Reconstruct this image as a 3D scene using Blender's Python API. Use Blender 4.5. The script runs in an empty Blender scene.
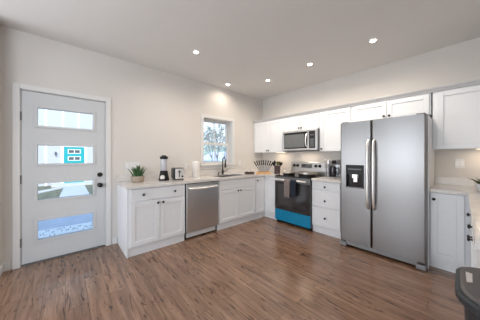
import bpy, bmesh, math, random
from mathutils import Vector, Matrix
random.seed(7)
C = bpy.context.scene.collection
PI = math.pi

# ------------------------------------------------------------------ camera
YAW = math.radians(48.44)
cam_d = bpy.data.cameras.new('camera'); cam = bpy.data.objects.new('camera', cam_d); C.objects.link(cam)
cam.location = (3.412, -3.804, 1.288); cam.rotation_euler = (PI/2, 0, YAW)
cam_d.sensor_width = 36; cam_d.lens = 36*197.7/480; cam_d.shift_y = -3.5/480; cam_d.clip_start = .02; cam_d.clip_end = 300
bpy.context.scene.camera = cam
vs = bpy.context.scene.view_settings
vs.view_transform = 'Standard'; vs.look = 'None'; vs.gamma = 1; vs.use_curve_mapping = False
vs.exposure = 0.38
# ------------------------------------------------------------------ sky, sun, big lights
W = bpy.data.worlds.new('world'); bpy.context.scene.world = W; W.use_nodes = True
wn = W.node_tree.nodes; wl = W.node_tree.links
bg = wn['Background']; bg.inputs['Strength'].default_value = 1.5
tc = wn.new('ShaderNodeTexCoord'); sp = wn.new('ShaderNodeSeparateXYZ'); rp = wn.new('ShaderNodeValToRGB')
wl.new(tc.outputs['Generated'], sp.inputs[0]); wl.new(sp.outputs['Z'], rp.inputs[0]); wl.new(rp.outputs[0], bg.inputs[0])
rp.color_ramp.elements[0].position = 0.0; rp.color_ramp.elements[0].color = (0.86, 0.93, 1.0, 1)
rp.color_ramp.elements[1].position = 0.8; rp.color_ramp.elements[1].color = (0.28, 0.50, 0.95, 1)

def light(name, kind, loc, rot, energy, color=(1, 1, 1), **kw):
    d = bpy.data.lights.new(name, kind); d.energy = energy; d.color = color
    for k, v in kw.items(): setattr(d, k, v)
    o = bpy.data.objects.new(name, d); C.objects.link(o); o.location = loc; o.rotation_euler = rot
    return o
light('sun', 'SUN', (6, -3, 9), (0, math.radians(58), math.radians(-8)), 3.0, (1, .96, .9), angle=.01)
# area fills added behind the camera, tilted up to brighten ceiling and walls
light('window_light_rear', 'AREA', (2.05, -8.70, 1.25), (math.radians(125), 0, 0), 84, (.92, .96, 1), shape='RECTANGLE', size=3.2, size_y=1.9)
light('window_light_side', 'AREA', (3.95, -5.9, 1.35), (math.radians(108), 0, math.radians(90)), 42, (.88, .94, 1), shape='RECTANGLE', size=2.4, size_y=1.7)
light('window_light_left', 'AREA', (.12, -6.4, 1.35), (math.radians(112), 0, math.radians(-90)), 66, (.88, .94, 1), shape='RECTANGLE', size=2.2, size_y=1.6)  # added fill, the left wall has no window here
WARM = (1.0, .86, .71)

# ------------------------------------------------------------------ materials
def mat(name, col, rough=.5, metal=0., noise=.03, scale=20., bump=0., emis=None, es=0., spec=None, stretch=None, coat=0.):
    m = bpy.data.materials.new(name); m.use_nodes = True
    nt = m.node_tree; b = nt.nodes['Principled BSDF']
    b.inputs['Roughness'].default_value = rough; b.inputs['Metallic'].default_value = metal
    if spec is not None: b.inputs['Specular IOR Level'].default_value = spec
    if coat: b.inputs['Coat Weight'].default_value = coat
    t = nt.nodes.new('ShaderNodeTexCoord'); mp = nt.nodes.new('ShaderNodeMapping'); n = nt.nodes.new('ShaderNodeTexNoise')
    if stretch: mp.inputs['Scale'].default_value = stretch
    n.inputs['Scale'].default_value = scale; n.inputs['Detail'].default_value = 3
    nt.links.new(t.outputs['Object'], mp.inputs[0]); nt.links.new(mp.outputs[0], n.inputs[0])
    r = nt.nodes.new('ShaderNodeValToRGB')
    lo = [max(0, c*(1-noise)) for c in col]; hi = [min(1, c*(1+noise)) for c in col]
    r.color_ramp.elements[0].position = .3; r.color_ramp.elements[1].position = .7
    r.color_ramp.elements[0].color = (*lo, 1); r.color_ramp.elements[1].color = (*hi, 1)
    nt.links.new(n.outputs['Fac'], r.inputs[0]); nt.links.new(r.outputs[0], b.inputs['Base Color'])
    if bump:
        bp = nt.nodes.new('ShaderNodeBump'); bp.inputs['Strength'].default_value = bump; bp.inputs['Distance'].default_value = .002
        nt.links.new(n.outputs['Fac'], bp.inputs['Height']); nt.links.new(bp.outputs[0], b.inputs['Normal'])
    if emis:
        b.inputs['Emission Color'].default_value = (*emis, 1); b.inputs['Emission Strength'].default_value = es
    return m

def floor_mat():
    m = bpy.data.materials.new('vinyl_plank'); m.use_nodes = True; nt = m.node_tree; N = nt.nodes; L = nt.links
    b = N['Principled BSDF']; b.inputs['Specular IOR Level'].default_value = .8
    t = N.new('ShaderNodeTexCoord')
    br = N.new('ShaderNodeTexBrick'); br.offset = .37; br.inputs['Scale'].default_value = 1
    br.inputs['Brick Width'].default_value = 1.22; br.inputs['Row Height'].default_value = .152
    br.inputs['Mortar Size'].default_value = .0014; br.inputs['Mortar Smooth'].default_value = .3
    br.inputs['Color1'].default_value = (0, 0, 0, 1); br.inputs['Color2'].default_value = (1, 1, 1, 1); br.inputs['Mortar'].default_value = (.5, .5, .5, 1)
    L.new(t.outputs['Object'], br.inputs['Vector'])
    # offset the grain per plank
    sc = N.new('ShaderNodeVectorMath'); sc.operation = 'MULTIPLY'; sc.inputs[1].default_value = (0, 0, 9)
    L.new(br.outputs['Color'], sc.inputs[0])
    ad = N.new('ShaderNodeVectorMath'); ad.operation = 'ADD'; L.new(t.outputs['Object'], ad.inputs[0]); L.new(sc.outputs[0], ad.inputs[1])
    mp = N.new('ShaderNodeMapping'); mp.inputs['Scale'].default_value = (1.1, 15, 1); L.new(ad.outputs[0], mp.inputs[0])
    n1 = N.new('ShaderNodeTexNoise'); n1.inputs['Scale'].default_value = 1.7; n1.inputs['Detail'].default_value = 7; n1.inputs['Roughness'].default_value = .62; n1.inputs['Distortion'].default_value = .5
    L.new(mp.outputs[0], n1.inputs[0])
    cr = N.new('ShaderNodeValToRGB'); L.new(n1.outputs['Fac'], cr.inputs[0])
    e = cr.color_ramp.elements; e[0].position = .28; e[0].color = (.115, .062, .040, 1); e[1].position = .74; e[1].color = (.36, .225, .150, 1)
    x = e.new(.42); x.color = (.195, .113, .073, 1); x = e.new(.56); x.color = (.265, .158, .104, 1)
    # dark cracks and knots
    mp2 = N.new('ShaderNodeMapping'); mp2.inputs['Scale'].default_value = (3.6, 22, 1); L.new(ad.outputs[0], mp2.inputs[0])
    n2 = N.new('ShaderNodeTexNoise'); n2.inputs['Scale'].default_value = 1.6; n2.inputs['Detail'].default_value = 4; n2.inputs['Distortion'].default_value = 1.2
    L.new(mp2.outputs[0], n2.inputs[0])
    c2 = N.new('ShaderNodeValToRGB'); L.new(n2.outputs['Fac'], c2.inputs[0])
    e = c2.color_ramp.elements; e[0].position = .33; e[0].color = (.22, .17, .14, 1); e[1].position = .43; e[1].color = (1, 1, 1, 1)
    mu = N.new('ShaderNodeMix'); mu.data_type = 'RGBA'; mu.blend_type = 'MULTIPLY'; mu.inputs[0].default_value = .85
    L.new(cr.outputs[0], mu.inputs[6]); L.new(c2.outputs[0], mu.inputs[7])
    # plank to plank tone
    pt = N.new('ShaderNodeValToRGB'); L.new(br.outputs['Color'], pt.inputs[0])
    e = pt.color_ramp.elements; e[0].color = (.90, .89, .89, 1); e[1].color = (1.07, 1.06, 1.05, 1)
    m2 = N.new('ShaderNodeMix'); m2.data_type = 'RGBA'; m2.blend_type = 'MULTIPLY'; m2.inputs[0].default_value = 1
    L.new(mu.outputs[2], m2.inputs[6]); L.new(pt.outputs[0], m2.inputs[7])
    m3 = N.new('ShaderNodeMix'); m3.data_type = 'RGBA'; m3.inputs[7].default_value = (.06, .035, .025, 1)
    L.new(br.outputs['Fac'], m3.inputs[0]); L.new(m2.outputs[2], m3.inputs[6])
    L.new(m3.outputs[2], b.inputs['Base Color'])
    rr = N.new('ShaderNodeMapRange'); rr.inputs[3].default_value = .15; rr.inputs[4].default_value = .27; L.new(n1.outputs['Fac'], rr.inputs[0]); L.new(rr.outputs[0], b.inputs['Roughness'])
    bp = N.new('ShaderNodeBump'); bp.inputs['Strength'].default_value = .08; bp.inputs['Distance'].default_value = .001
    L.new(n1.outputs['Fac'], bp.inputs['Height']); L.new(bp.outputs[0], b.inputs['Normal'])
    return m

def steel_mat(name, col, rough=.3, vertical=False, metal=1.):
    st = (1, 1, 90) if not vertical else (90, 90, 1)
    m = mat(name, col, rough, metal, .02, 6, 0, stretch=st)
    nt = m.node_tree; b = nt.nodes['Principled BSDF']
    n = [x for x in nt.nodes if x.type == 'TEX_NOISE'][0]
    rr = nt.nodes.new('ShaderNodeMapRange'); rr.inputs[3].default_value = rough-.02; rr.inputs[4].default_value = rough+.03
    nt.links.new(n.outputs['Fac'], rr.inputs[0]); nt.links.new(rr.outputs[0], b.inputs['Roughness'])
    return m

def glass_mat(name, tint=(.93, .96, .97), refl=.12):
    m = bpy.data.materials.new(name); m.use_nodes = True; nt = m.node_tree; N = nt.nodes
    N.remove(N['Principled BSDF'])
    tr = N.new('ShaderNodeBsdfTransparent'); tr.inputs[0].default_value = (*tint, 1)
    gl = N.new('ShaderNodeBsdfGlossy'); gl.inputs['Roughness'].default_value = .03
    fr = N.new('ShaderNodeFresnel'); fr.inputs[0].default_value = 1.4
    mx = N.new('ShaderNodeMixShader')
    nt.links.new(fr.outputs[0], mx.inputs[0]); nt.links.new(tr.outputs[0], mx.inputs[1]); nt.links.new(gl.outputs[0], mx.inputs[2])
    nt.links.new(mx.outputs[0], N['Material Output'].inputs[0])
    return m

def stone_mat():
    m = mat('counter_stone', (.72, .705, .695), .14, 0, .06, 9, 0)
    nt = m.node_tree; N = nt.nodes; L = nt.links; b = N['Principled BSDF']
    r = [x for x in N if x.type == 'VALTORGB'][0]; mp = [x for x in N if x.type == 'MAPPING'][0]
    v = N.new('ShaderNodeTexNoise'); v.inputs['Scale'].default_value = 3.5; v.inputs['Detail'].default_value = 8; v.inputs['Distortion'].default_value = 1.5; v.inputs['Roughness'].default_value = .7
    L.new(mp.outputs[0], v.inputs[0])
    c = N.new('ShaderNodeValToRGB'); e = c.color_ramp.elements; e[0].position = .35; e[0].color = (.82, .79, .77, 1); e[1].position = .6; e[1].color = (1, 1, 1, 1)
    L.new(v.outputs['Fac'], c.inputs[0])
    mx = N.new('ShaderNodeMix'); mx.data_type = 'RGBA'; mx.blend_type = 'MULTIPLY'; mx.inputs[0].default_value = .6
    L.new(r.outputs[0], mx.inputs[6]); L.new(c.outputs[0], mx.inputs[7]); L.new(mx.outputs[2], b.inputs['Base Color'])
    return m

M = dict(
    wall=mat('wall_paint', (.67, .645, .62), .7, noise=.012, scale=3),
    ceil=mat('ceiling_paint', (.72, .715, .71), .8, noise=.01, scale=3),
    trim=mat('trim_white', (.72, .72, .72), .4, noise=.01),
    door=mat('door_white', (.60, .62, .64), .4, noise=.01),
    cab=mat('cabinet_white', (.77, .795, .83), .35, noise=.01),
    cab_in=mat('cabinet_underside', (.55, .52, .48), .6),
    floor=floor_mat(),
    stone=stone_mat(),
    steel=steel_mat('brushed_steel', (.66, .665, .68), .30),
    steel_dw=steel_mat('brushed_steel_warm', (.68, .71, .74), .30),
    steel_v=steel_mat('fridge_steel', (.275, .272, .275), .31),
    pan_steel=mat('worn_pan_steel', (.55, .51, .46), .3, 1),
    knife_steel=steel_mat('knife_steel', (.18, .18, .19), .35),
    chrome=mat('polished_steel', (.93, .93, .93), .40, 1),
    bronze=mat('dark_bronze', (.06, .05, .045), .3, .9, spec=.5),
    knob=mat('black_knob_metal', (.035, .033, .032), .35, .7),
    black=mat('black_plastic', (.012, .012, .013), .4, spec=.3),
    blackgl=mat('black_glass', (.022, .02, .022), .08, spec=.6),
    grayglass=mat('smoked_oven_glass', (.10, .105, .11), .12, spec=.8),
    oven_glass=mat('oven_window_glass', (.035, .033, .036), .04, spec=.9),
    case=mat('appliance_case_grey', (.16, .165, .17), .45, .3),
    foot_grey=mat('satin_grey_trim', (.26, .265, .275), .4, .6),
    film=mat('blue_protective_film', (.0, .22, .42), .28, .0, .08, 12, .2),
    glass=glass_mat('clear_glass'),
    jar=mat('blender_jar_plastic', (.5, .5, .55), .1, noise=.02),
    white=mat('white_plastic', (.8, .8, .8), .35),
    plate=mat('wall_plate_white', (.72, .73, .75), .35),
    paper=mat('paper_towel', (.82, .79, .76), .9, bump=.3, scale=120),
    leaf=mat('succulent_green', (.045, .12, .04), .5, noise=.35, scale=30),
    leaf2=mat('olive_leaf_green', (.09, .10, .035), .5, noise=.3, scale=30),
    pot=mat('tan_stone_pot', (.40, .33, .26), .8, noise=.2, scale=60, bump=.3),
    soil=mat('soil', (.05, .035, .025), .95, noise=.4, scale=90),
    wood=mat('light_bamboo', (.62, .36, .16), .5, noise=.15, scale=9, stretch=(1, 14, 14)),
    walnut=mat('dark_walnut', (.05, .028, .02), .5, noise=.3, scale=9, stretch=(1, 12, 12)),
    crock=mat('dark_plum_canister', (.07, .045, .05), .35, noise=.2),
    towel_g=mat('grey_brown_towel', (.20, .165, .16), .95, noise=.25, scale=60, bump=.5),
    towel_b=mat('navy_black_towel', (.012, .018, .032), .95, noise=.3, scale=60, bump=.5),
    can=mat('dark_grey_bin_plastic', (.022, .027, .033), .42, noise=.05, bump=.1, scale=200),
    canlid=mat('grey_bin_lid', (.085, .077, .08), .5, noise=.05),
    sticker=mat('pale_sticker', (.62, .58, .57), .5),
    lamp=mat('lamp_diffuser', (1, 1, 1), .5, emis=(1, .92, .8), es=14),
    led=mat('led_strip', (1, 1, 1), .5, emis=(1, .78, .52), es=2),
    display=mat('display_grey', (.11, .12, .13), .2),
    siding=mat('white_siding', (.54, .55, .57), .6, noise=.02),
    batten=mat('white_batten', (.85, .85, .85), .6, noise=.01),
    turq=mat('turquoise_paint', (.0, .38, .41), .4, noise=.03),
    conc=mat('porch_concrete', (.54, .56, .58), .8, noise=.08, scale=4),
    kerb=mat('pale_concrete', (.62, .60, .56), .8, noise=.05),
    grass=mat('winter_lawn', (.16, .16, .10), .95, noise=.35, scale=5),
    road=mat('asphalt', (.2, .2, .21), .9, noise=.1),
    roof=mat('grey_shingles', (.22, .21, .2), .9, noise=.2, scale=30),
    cream=mat('cream_siding', (.72, .66, .56), .7),
    bark=mat('bark', (.26, .24, .23), .9, noise=.3),
    foliage=mat('pale_foliage', (.34, .42, .38), .9, noise=.4, scale=6),
    mat_=mat('frost_grey_mat', (.88, .86, .78), .95, noise=.12, scale=25),
    matd=mat('mat_dark_marks', (.13, .15, .17), .95),
)

# ------------------------------------------------------------------ mesh helpers
def B(): return bmesh.new()
def box(bm, x0, x1, y0, y1, z0, z1):
    v = [bm.verts.new((x, y, z)) for z in (z0, z1) for y in (y0, y1) for x in (x0, x1)]
    for f in ((0, 2, 3, 1), (4, 5, 7, 6), (0, 1, 5, 4), (2, 6, 7, 3), (0, 4, 6, 2), (1, 3, 7, 5)):
        bm.faces.new([v[i] for i in f])
    return bm
def ring(bm, c, u, w, r, seg): return [bm.verts.new(c + u*(r*math.cos(2*PI*i/seg)) + w*(r*math.sin(2*PI*i/seg))) for i in range(seg)]
def tube(bm, pts, rad, seg=10, caps=True):
    pts = [Vector(p) for p in pts]; n = len(pts)
    if not isinstance(rad, (list, tuple)): rad = [rad]*n
    prev = None; rs = []
    t0 = (pts[1]-pts[0]).normalized(); u = t0.orthogonal().normalized()
    for i, p in enumerate(pts):
        t = (pts[min(i+1, n-1)]-pts[max(i-1, 0)]).normalized()
        u = (u - t*u.dot(t)).normalized(); w = t.cross(u)
        rs.append(ring(bm, p, u, w, max(rad[i], 1e-4), seg))
    for a, b in zip(rs, rs[1:]):
        for i in range(seg): bm.faces.new((a[i], a[(i+1) % seg], b[(i+1) % seg], b[i]))
    if caps: bm.faces.new(rs[0][::-1]); bm.faces.new(rs[-1])
    return bm
def lathe(bm, prof, c=(0, 0, 0), seg=24, sx=1, sy=1):
    c = Vector(c); rs = []
    for r, z in prof:
        rs.append([bm.verts.new(c+Vector((max(r, 1e-4)*sx*math.cos(2*PI*i/seg), max(r, 1e-4)*sy*math.sin(2*PI*i/seg), z))) for i in range(seg)])
    for a, b in zip(rs, rs[1:]):
        for i in range(seg): bm.faces.new((a[i], a[(i+1) % seg], b[(i+1) % seg], b[i]))
    bm.faces.new(rs[0][::-1]); bm.faces.new(rs[-1])
    return bm
def prism(bm, outline, z0, z1):
    a = [bm.verts.new((x, y, z0)) for x, y in outline]; b = [bm.verts.new((x, y, z1)) for x, y in outline]
    n = len(a); bm.faces.new(a[::-1]); bm.faces.new(b)
    for i in range(n): bm.faces.new((a[i], a[(i+1) % n], b[(i+1) % n], b[i]))
    return bm
def frame(bm, x0, x1, y0, y1, z0, z1, w):   # rectangular frame standing in the xz plane
    box(bm, x0, x0+w, y0, y1, z0, z1); box(bm, x1-w, x1, y0, y1, z0, z1)
    box(bm, x0+w, x1-w, y0, y1, z0, z0+w); box(bm, x0+w, x1-w, y0, y1, z1-w, z1)
    return bm
def obj(name, bm, m, parent=None, bevel=0, smooth=False, seg=2):
    bmesh.ops.recalc_face_normals(bm, faces=bm.faces)
    me = bpy.data.meshes.new(name); bm.to_mesh(me); bm.free()
    me.materials.append(M[m] if isinstance(m, str) else m)
    o = bpy.data.objects.new(name, me); C.objects.link(o)
    if parent: o.parent = parent
    if smooth:
        for p in me.polygons: p.use_smooth = True
        md = o.modifiers.new('es', 'EDGE_SPLIT'); md.split_angle = math.radians(40)
    if bevel:
        md = o.modifiers.new('bv', 'BEVEL'); md.width = bevel; md.segments = seg; md.limit_method = 'ANGLE'
    return o
def tag(o, label, cat, group=None):
    o['label'] = label; o['category'] = cat
    if group: o['group'] = group
    return o
def thing(name, label, cat, loc=(0, 0, 0), rz=0, group=None):
    o = bpy.data.objects.new(name, None); C.objects.link(o); o.location = loc; o.rotation_euler = (0, 0, rz); o.empty_display_size = .1
    return tag(o, label, cat, group)
def struct(name, bm, m, parent=None, **k):
    o = obj(name, bm, m, parent, **k)
    if not parent: o['kind'] = 'structure'
    return o
def sroot(name, loc=(0, 0, 0)):
    o = bpy.data.objects.new(name, None); C.objects.link(o); o.location = loc; o['kind'] = 'structure'; return o
def dup(root, loc, label=None):
    r = root.copy(); C.objects.link(r); r.location = loc
    if label: r['label'] = label
    for ch in list(root.children):
        c = ch.copy(); C.objects.link(c); c.parent = r
        for g in ch.children:
            d = g.copy(); C.objects.link(d); d.parent = c
    return r

# ------------------------------------------------------------------ room shell
H = 2.75
XR = 4.10      # right wall
YF = -9.0      # rear wall of the living area
struct('floor', box(B(), -.0, XR, YF, 0, -.08, 0), 'floor')
struct('ceiling', box(B(), -.14, XR+.14, YF-.14, .14, H, H+.12), 'ceil')
b = B(); o = [(-.55, 2.9), (XR/2, 4.3), (XR+.55, 2.9)]
a1 = [b.verts.new((x, YF-.5, z)) for x, z in o]; a2 = [b.verts.new((x, .5, z)) for x, z in o]
b.faces.new(a1); b.faces.new(a2[::-1])
for i in range(3): b.faces.new((a1[i], a1[(i+1) % 3], a2[(i+1) % 3], a2[i]))
struct('roof', b, 'roof')  # unseen roof, added so the house shadow reaches along the path
# left wall with door and window openings
DY0, DY1, DH = -4.192, -3.360, 2.075
WY0, WY1, WZ0, WZ1 = -1.75, -1.01, 1.125, 2.065
b = B(); X0 = -.20
box(b, X0, 0, YF, DY0, 0, H); box(b, X0, 0, DY0, DY1, DH, H); box(b, X0, 0, DY1, WY0, 0, H)
box(b, X0, 0, WY0, WY1, 0, WZ0); box(b, X0, 0, WY0, WY1, WZ1, H); box(b, X0, 0, WY1, .14, 0, H)
struct('wall_left', b, 'wall')
struct('wall_back', box(B(), 0, XR, 0, .14, 0, H), 'wall')
b = B()
box(b, XR, XR+.14, -5.0, .14, 0, H); box(b, XR, XR+.14, -7.4, -5.0, 0, .6); box(b, XR, XR+.14, -7.4, -5.0, 2.35, H); box(b, XR, XR+.14, YF, -7.4, 0, H)
struct('wall_right', b, 'wall')
b = B()
box(b, 0, .45, YF-.14, YF, 0, H); box(b, 3.65, XR, YF-.14, YF, 0, H); box(b, .45, 3.65, YF-.14, YF, 0, .6); box(b, .45, 3.65, YF-.14, YF, 2.5, H)
struct('wall_front', b, 'wall')
struct('wall_return', box(B(), 0.0, .22, -4.46, -4.335, 0, H), 'wall')
# rear windows (behind the camera)
for n, (a, bb) in enumerate((((.45, YF-.1), (3.65, YF-.1)), ((XR+.1, -7.4), (XR+.1, -5.0)))):
    r = sroot('window_%d' % (n+2)); m1 = B(); m2 = B()
    if n == 0:
        for k in range(3): frame(m1, .45+k*1.0667, .45+(k+1)*1.0667, YF-.12, YF-.06, .6, 2.5, .05)
        box(m2, .5, 3.6, YF-.095, YF-.09, .64, 2.46)
    else:
        for y0, y1 in ((-7.4, -6.2), (-6.2, -5.0)):
            box(m1, XR+.06, XR+.12, y0, y0+.05, .6, 2.35); box(m1, XR+.06, XR+.12, y1-.05, y1, .6, 2.35)
            box(m1, XR+.06, XR+.12, y0, y1, .6, .65); box(m1, XR+.06, XR+.12, y0, y1, 2.3, 2.35)
        box(m2, XR+.09, XR+.095, -7.35, -5.05, .64, 2.31)
    struct('window_frame', m1, 'trim', r); struct('window_pane', m2, 'glass', r)

# baseboards
b = B(); box(b, 0, .014, -4.335, DY0-.075, 0, .095); box(b, 0, .014, DY1+.075, -3.225, 0, .095)
struct('baseboard_left', b, 'trim', bevel=.004)
struct('baseboard_front', box(B(), 0.014, .22, -4.335, -4.321, 0, .095), 'trim', bevel=.004)

# door casing
b = B(); cw = .058
box(b, 0, .018, DY0-cw, DY0, 0, DH+cw); box(b, 0, .018, DY1, DY1+cw, 0, DH+cw); box(b, 0, .018, DY0, DY1, DH, DH+cw)
box(b, -.14, 0, DY0-.001, DY0+.006, 0, DH); box(b, -.14, 0, DY1-.006, DY1, 0, DH); box(b, -.14, 0, DY0+.006, DY1-.006, DH-.006, DH)
struct('trim_1', b, 'trim', bevel=.003)
# threshold
struct('trim_2', box(B(), -.16, .0, DY0+.006, DY1-.006, 0, .014), 'case')
# entry door
dr = sroot('door_1', (0, DY0, 0))
y0, y1 = .010, DY1-DY0-.010
z0, z1 = .022, DH-.012
ly0, ly1 = .135, .690
lites = [(1.658, 1.888), (1.192, 1.432), (.752, .965), (.268, .512)]
b = B(); xa, xb = -.052, -.008
box(b, xa, xb, y0, ly0, z0, z1); box(b, xa, xb, ly1, y1, z0, z1)
zz = [z1]
for a, c in lites: zz += [c, a]
zz.append(z0)
for i in range(0, len(zz), 2): box(b, xa, xb, ly0, ly1, zz[i+1], zz[i])
struct('door_slab', b, 'door', dr)
for a, c in lites:
    m1 = B(); w = .022
    for xs in ((-.008, .002), (-.062, -.052)):
        box(m1, xs[0], xs[1], ly0-w, ly0+.008, a-w, c+w); box(m1, xs[0], xs[1], ly1-.008, ly1+w, a-w, c+w)
        box(m1, xs[0], xs[1], ly0+.008, ly1-.008, a-w, a+.008); box(m1, xs[0], xs[1], ly0+.008, ly1-.008, c-.008, c+w)
    lf = struct('lite_frame', m1, 'door', dr, bevel=.003)
    struct('glass_pane', box(B(), -.033, -.027, ly0, ly1, a, c), 'glass', lf)
for z in (.28, 1.02, 1.76):
    struct('hinge', tube(B(), [(.004, .004, z-.05), (.004, .004, z+.05)], .008, 8), 'case', dr)
def rosette(z, knob):
    m1 = B(); yk = .762
    tube(m1, [(-.008, yk, z), (.004, yk, z)], [.033, .031], 20)
    if knob: tube(m1, [(.004, yk, z), (.025, yk, z), (.035, yk, z), (.05, yk, z), (.062, yk, z), (.067, yk, z)], [.012, .012, .024, .030, .026, .012], 20)
    else: tube(m1, [(.004, yk, z), (.016, yk, z)], [.024, .022], 20); box(m1, .016, .03, yk-.004, yk+.004, z-.014, z+.014)
    return m1
struct('deadbolt', rosette(1.03, False), 'knob', dr, smooth=True)
struct('door_knob', rosette(.885, True), 'knob', dr, smooth=True)

# sink window
wr = sroot('window_1', (0, 0, 0))
b = B(); cw = .062
box(b, 0, .018, WY0-cw, WY0, WZ0-.02, WZ1+cw); box(b, 0, .018, WY1, WY1+cw, WZ0-.02, WZ1+cw); box(b, 0, .018, WY0, WY1, WZ1, WZ1+cw)
struct('window_casing', b, 'trim', wr, bevel=.003)
b = B(); box(b, 0, .045, WY0-cw-.015, WY1+cw+.015, WZ0-.02, WZ0+.003); box(b, -.195, 0, WY0, WY1, WZ0-.0, WZ0+.003); box(b, 0, .016, WY0-cw, WY1+cw, WZ0-.09, WZ0-.02)
struct('window_sill', b, 'trim', wr, bevel=.003)
b = B()
box(b, -.195, 0, WY0, WY0+.008, WZ0+.003, WZ1); box(b, -.195, 0, WY1-.008, WY1, WZ0+.003, WZ1); box(b, -.195, 0, WY0, WY1, WZ1-.008, WZ1)
struct('window_jamb', b, 'trim', wr)
zm = 1.56
for (a, c, x) in ((WZ0+.003, zm+.02, -.140), (zm-.02, WZ1-.008, -.170)):
    m1 = B(); s = .046; ya, yb = WY0+.008, WY1-.008
    box(m1, x-.014, x+.014, ya, ya+s, a, c); box(m1, x-.014, x+.014, yb-s, yb, a, c)
    box(m1, x-.014, x+.014, ya+s, yb-s, a, a+s); box(m1, x-.014, x+.014, ya+s, yb-s, c-s, c)
    ym = (ya+yb)/2; box(m1, x-.006, x+.006, ym-.009, ym+.009, a+s, c-s)
    sh = struct('window_sash', m1, 'trim', wr)
    struct('window_pane', box(B(), x-.002, x+.002, ya+s, yb-s, a+s, c-s), 'glass', sh)

# ------------------------------------------------------------------ cabinets (local frame: x along the run, front faces -y, back at y=0)
def shaker(bm_unused, x0, x1, z0, z1, yf, parent, knob=None, name='cabinet_door'):
    b = B(); g = .0018; t = .019; w = .057
    x0 += g; x1 -= g; z0 += g; z1 -= g
    frame(b, x0, x1, yf-t, yf, z0, z1, w)
    box(b, x0+w, x1-w, yf-t+.009, yf-.002, z0+w, z1-w)
    d = obj(name, b, 'cab', parent, bevel=.0015, seg=1)
    if knob: knob_at(knob[0], yf-t, knob[1], d)
    return d
def slab(x0, x1, z0, z1, yf, parent, knobs=()):
    g = .0018
    d = obj('drawer_front', box(B(), x0+g, x1-g, yf-.019, yf, z0+g, z1-g), 'cab', parent, bevel=.003)
    for kx, kz in knobs: knob_at(kx, yf-.019, kz, d)
    return d
def knob_at(x, y, z, parent, k=1.0):
    b = B(); pr = [(.007, 0), (.006, .010), (.008, .014), (.0155, .018), (.0165, .023), (.012, .028), (.002, .030)]
    tube(b, [(x, y-h*k, z) for r, h in pr], [r for r, h in pr], 14)
    return obj('knob', b, 'knob', parent, smooth=True)
DT = .62   # door front distance from the wall
def base_body(t, w, kick=.583, kh=.105, x0=0, depth=.601, kick_x1=None):
    b = B(); box(b, x0, x0+w, -depth, -.003, kh, .874); obj('cabinet_body', b, 'cab', t, bevel=.001, seg=1)
    obj('toe_kick', box(B(), x0, kick_x1 or x0+w, -kick, -.06, 0, kh), 'cab', t)
ZD0, ZD1, ZR0, ZR1 = .128, .692, .705, .868

# left run on wall_left: rotated +90, local x -> world +y, local -y -> world +x
t = thing('base_cabinet', 'white base cabinet nearest the entry door, under the potted succulent', 'cabinet', (0, -3.205, 0), PI/2)
base_body(t, .770)
obj('end_panel', box(B(), -.012, 0, -.601, -.003, 0.0, .874), 'cab', t)
slab(.02, .765, ZR0, ZR1, -.601, t, ((.145+.03, .787), (.60, .787)))
shaker(None, .02, .392, ZD0, ZD1, -.601, t, (.36, .655)); shaker(None, .394, .765, ZD0, ZD1, -.601, t, (.428, .655))
t = thing('sink_cabinet', 'white base cabinet under the sink, right of the steel dishwasher', 'cabinet', (0, -1.815, 0), PI/2)
b = B(); box(b, 0, .922, -.601, -.56, .105, .874); box(b, 0, .018, -.56, -.003, .105, .874); box(b, .904, .922, -.56, -.003, .105, .874); box(b, .018, .904, -.56, -.003, .105, .12)
obj('cabinet_body', b, 'cab', t); obj('toe_kick', box(B(), 0, .922, -.583, -.06, 0, .105), 'cab', t)
slab(.012, .912, ZR0, ZR1, -.601, t)
shaker(None, .012, .461, ZD0, ZD1, -.601, t, (.43, .655)); shaker(None, .463, .912, ZD0, ZD1, -.601, t, (.494, .655))
# corner cabinet (L shape) world aligned
t = thing('corner_base_cabinet', 'white corner base cabinet with folding doors between sink and range', 'cabinet', (0, 0, 0))
b = B(); prism(b, [(.003, -.003), (.003, -.891), (.601, -.891), (.601, -.601), (.917, -.601), (.917, -.003)], .105, .874); obj('cabinet_body', b, 'cab', t)
b = B(); prism(b, [(.06, -.06), (.06, -.891), (.583, -.891), (.583, -.583), (.917, -.583), (.917, -.06)], 0, .105); obj('toe_kick', b, 'cab', t)
d = shaker(None, .0, .268, ZD0, ZR1, 0, t); d.location = (.601, -.889, 0); d.rotation_euler = (0, 0, PI/2)
knob_at(.03, -.019, .80, d)
d = shaker(None, .622, .915, ZD0, ZR1, -.601, t)
# drawers right of range
t = thing('drawer_cabinet', 'white three-drawer base cabinet between range and refrigerator', 'cabinet', (1.683, 0, 0))
base_body(t, .477)
for a, c, k in ((.735, ZR1, .786), (.452, .722, .560), (.128, .440, .275)): slab(.005, .472, a, c, -.601, t, ((.235, k),))
# right of fridge
t = thing('base_cabinet', 'white single-door base cabinet right of the refrigerator, below the wall switch', 'cabinet', (3.155, 0, 0))
base_body(t, .307)
shaker(None, .006, .270, ZD0, ZR1, -.601, t, (.035, .80))
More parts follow.
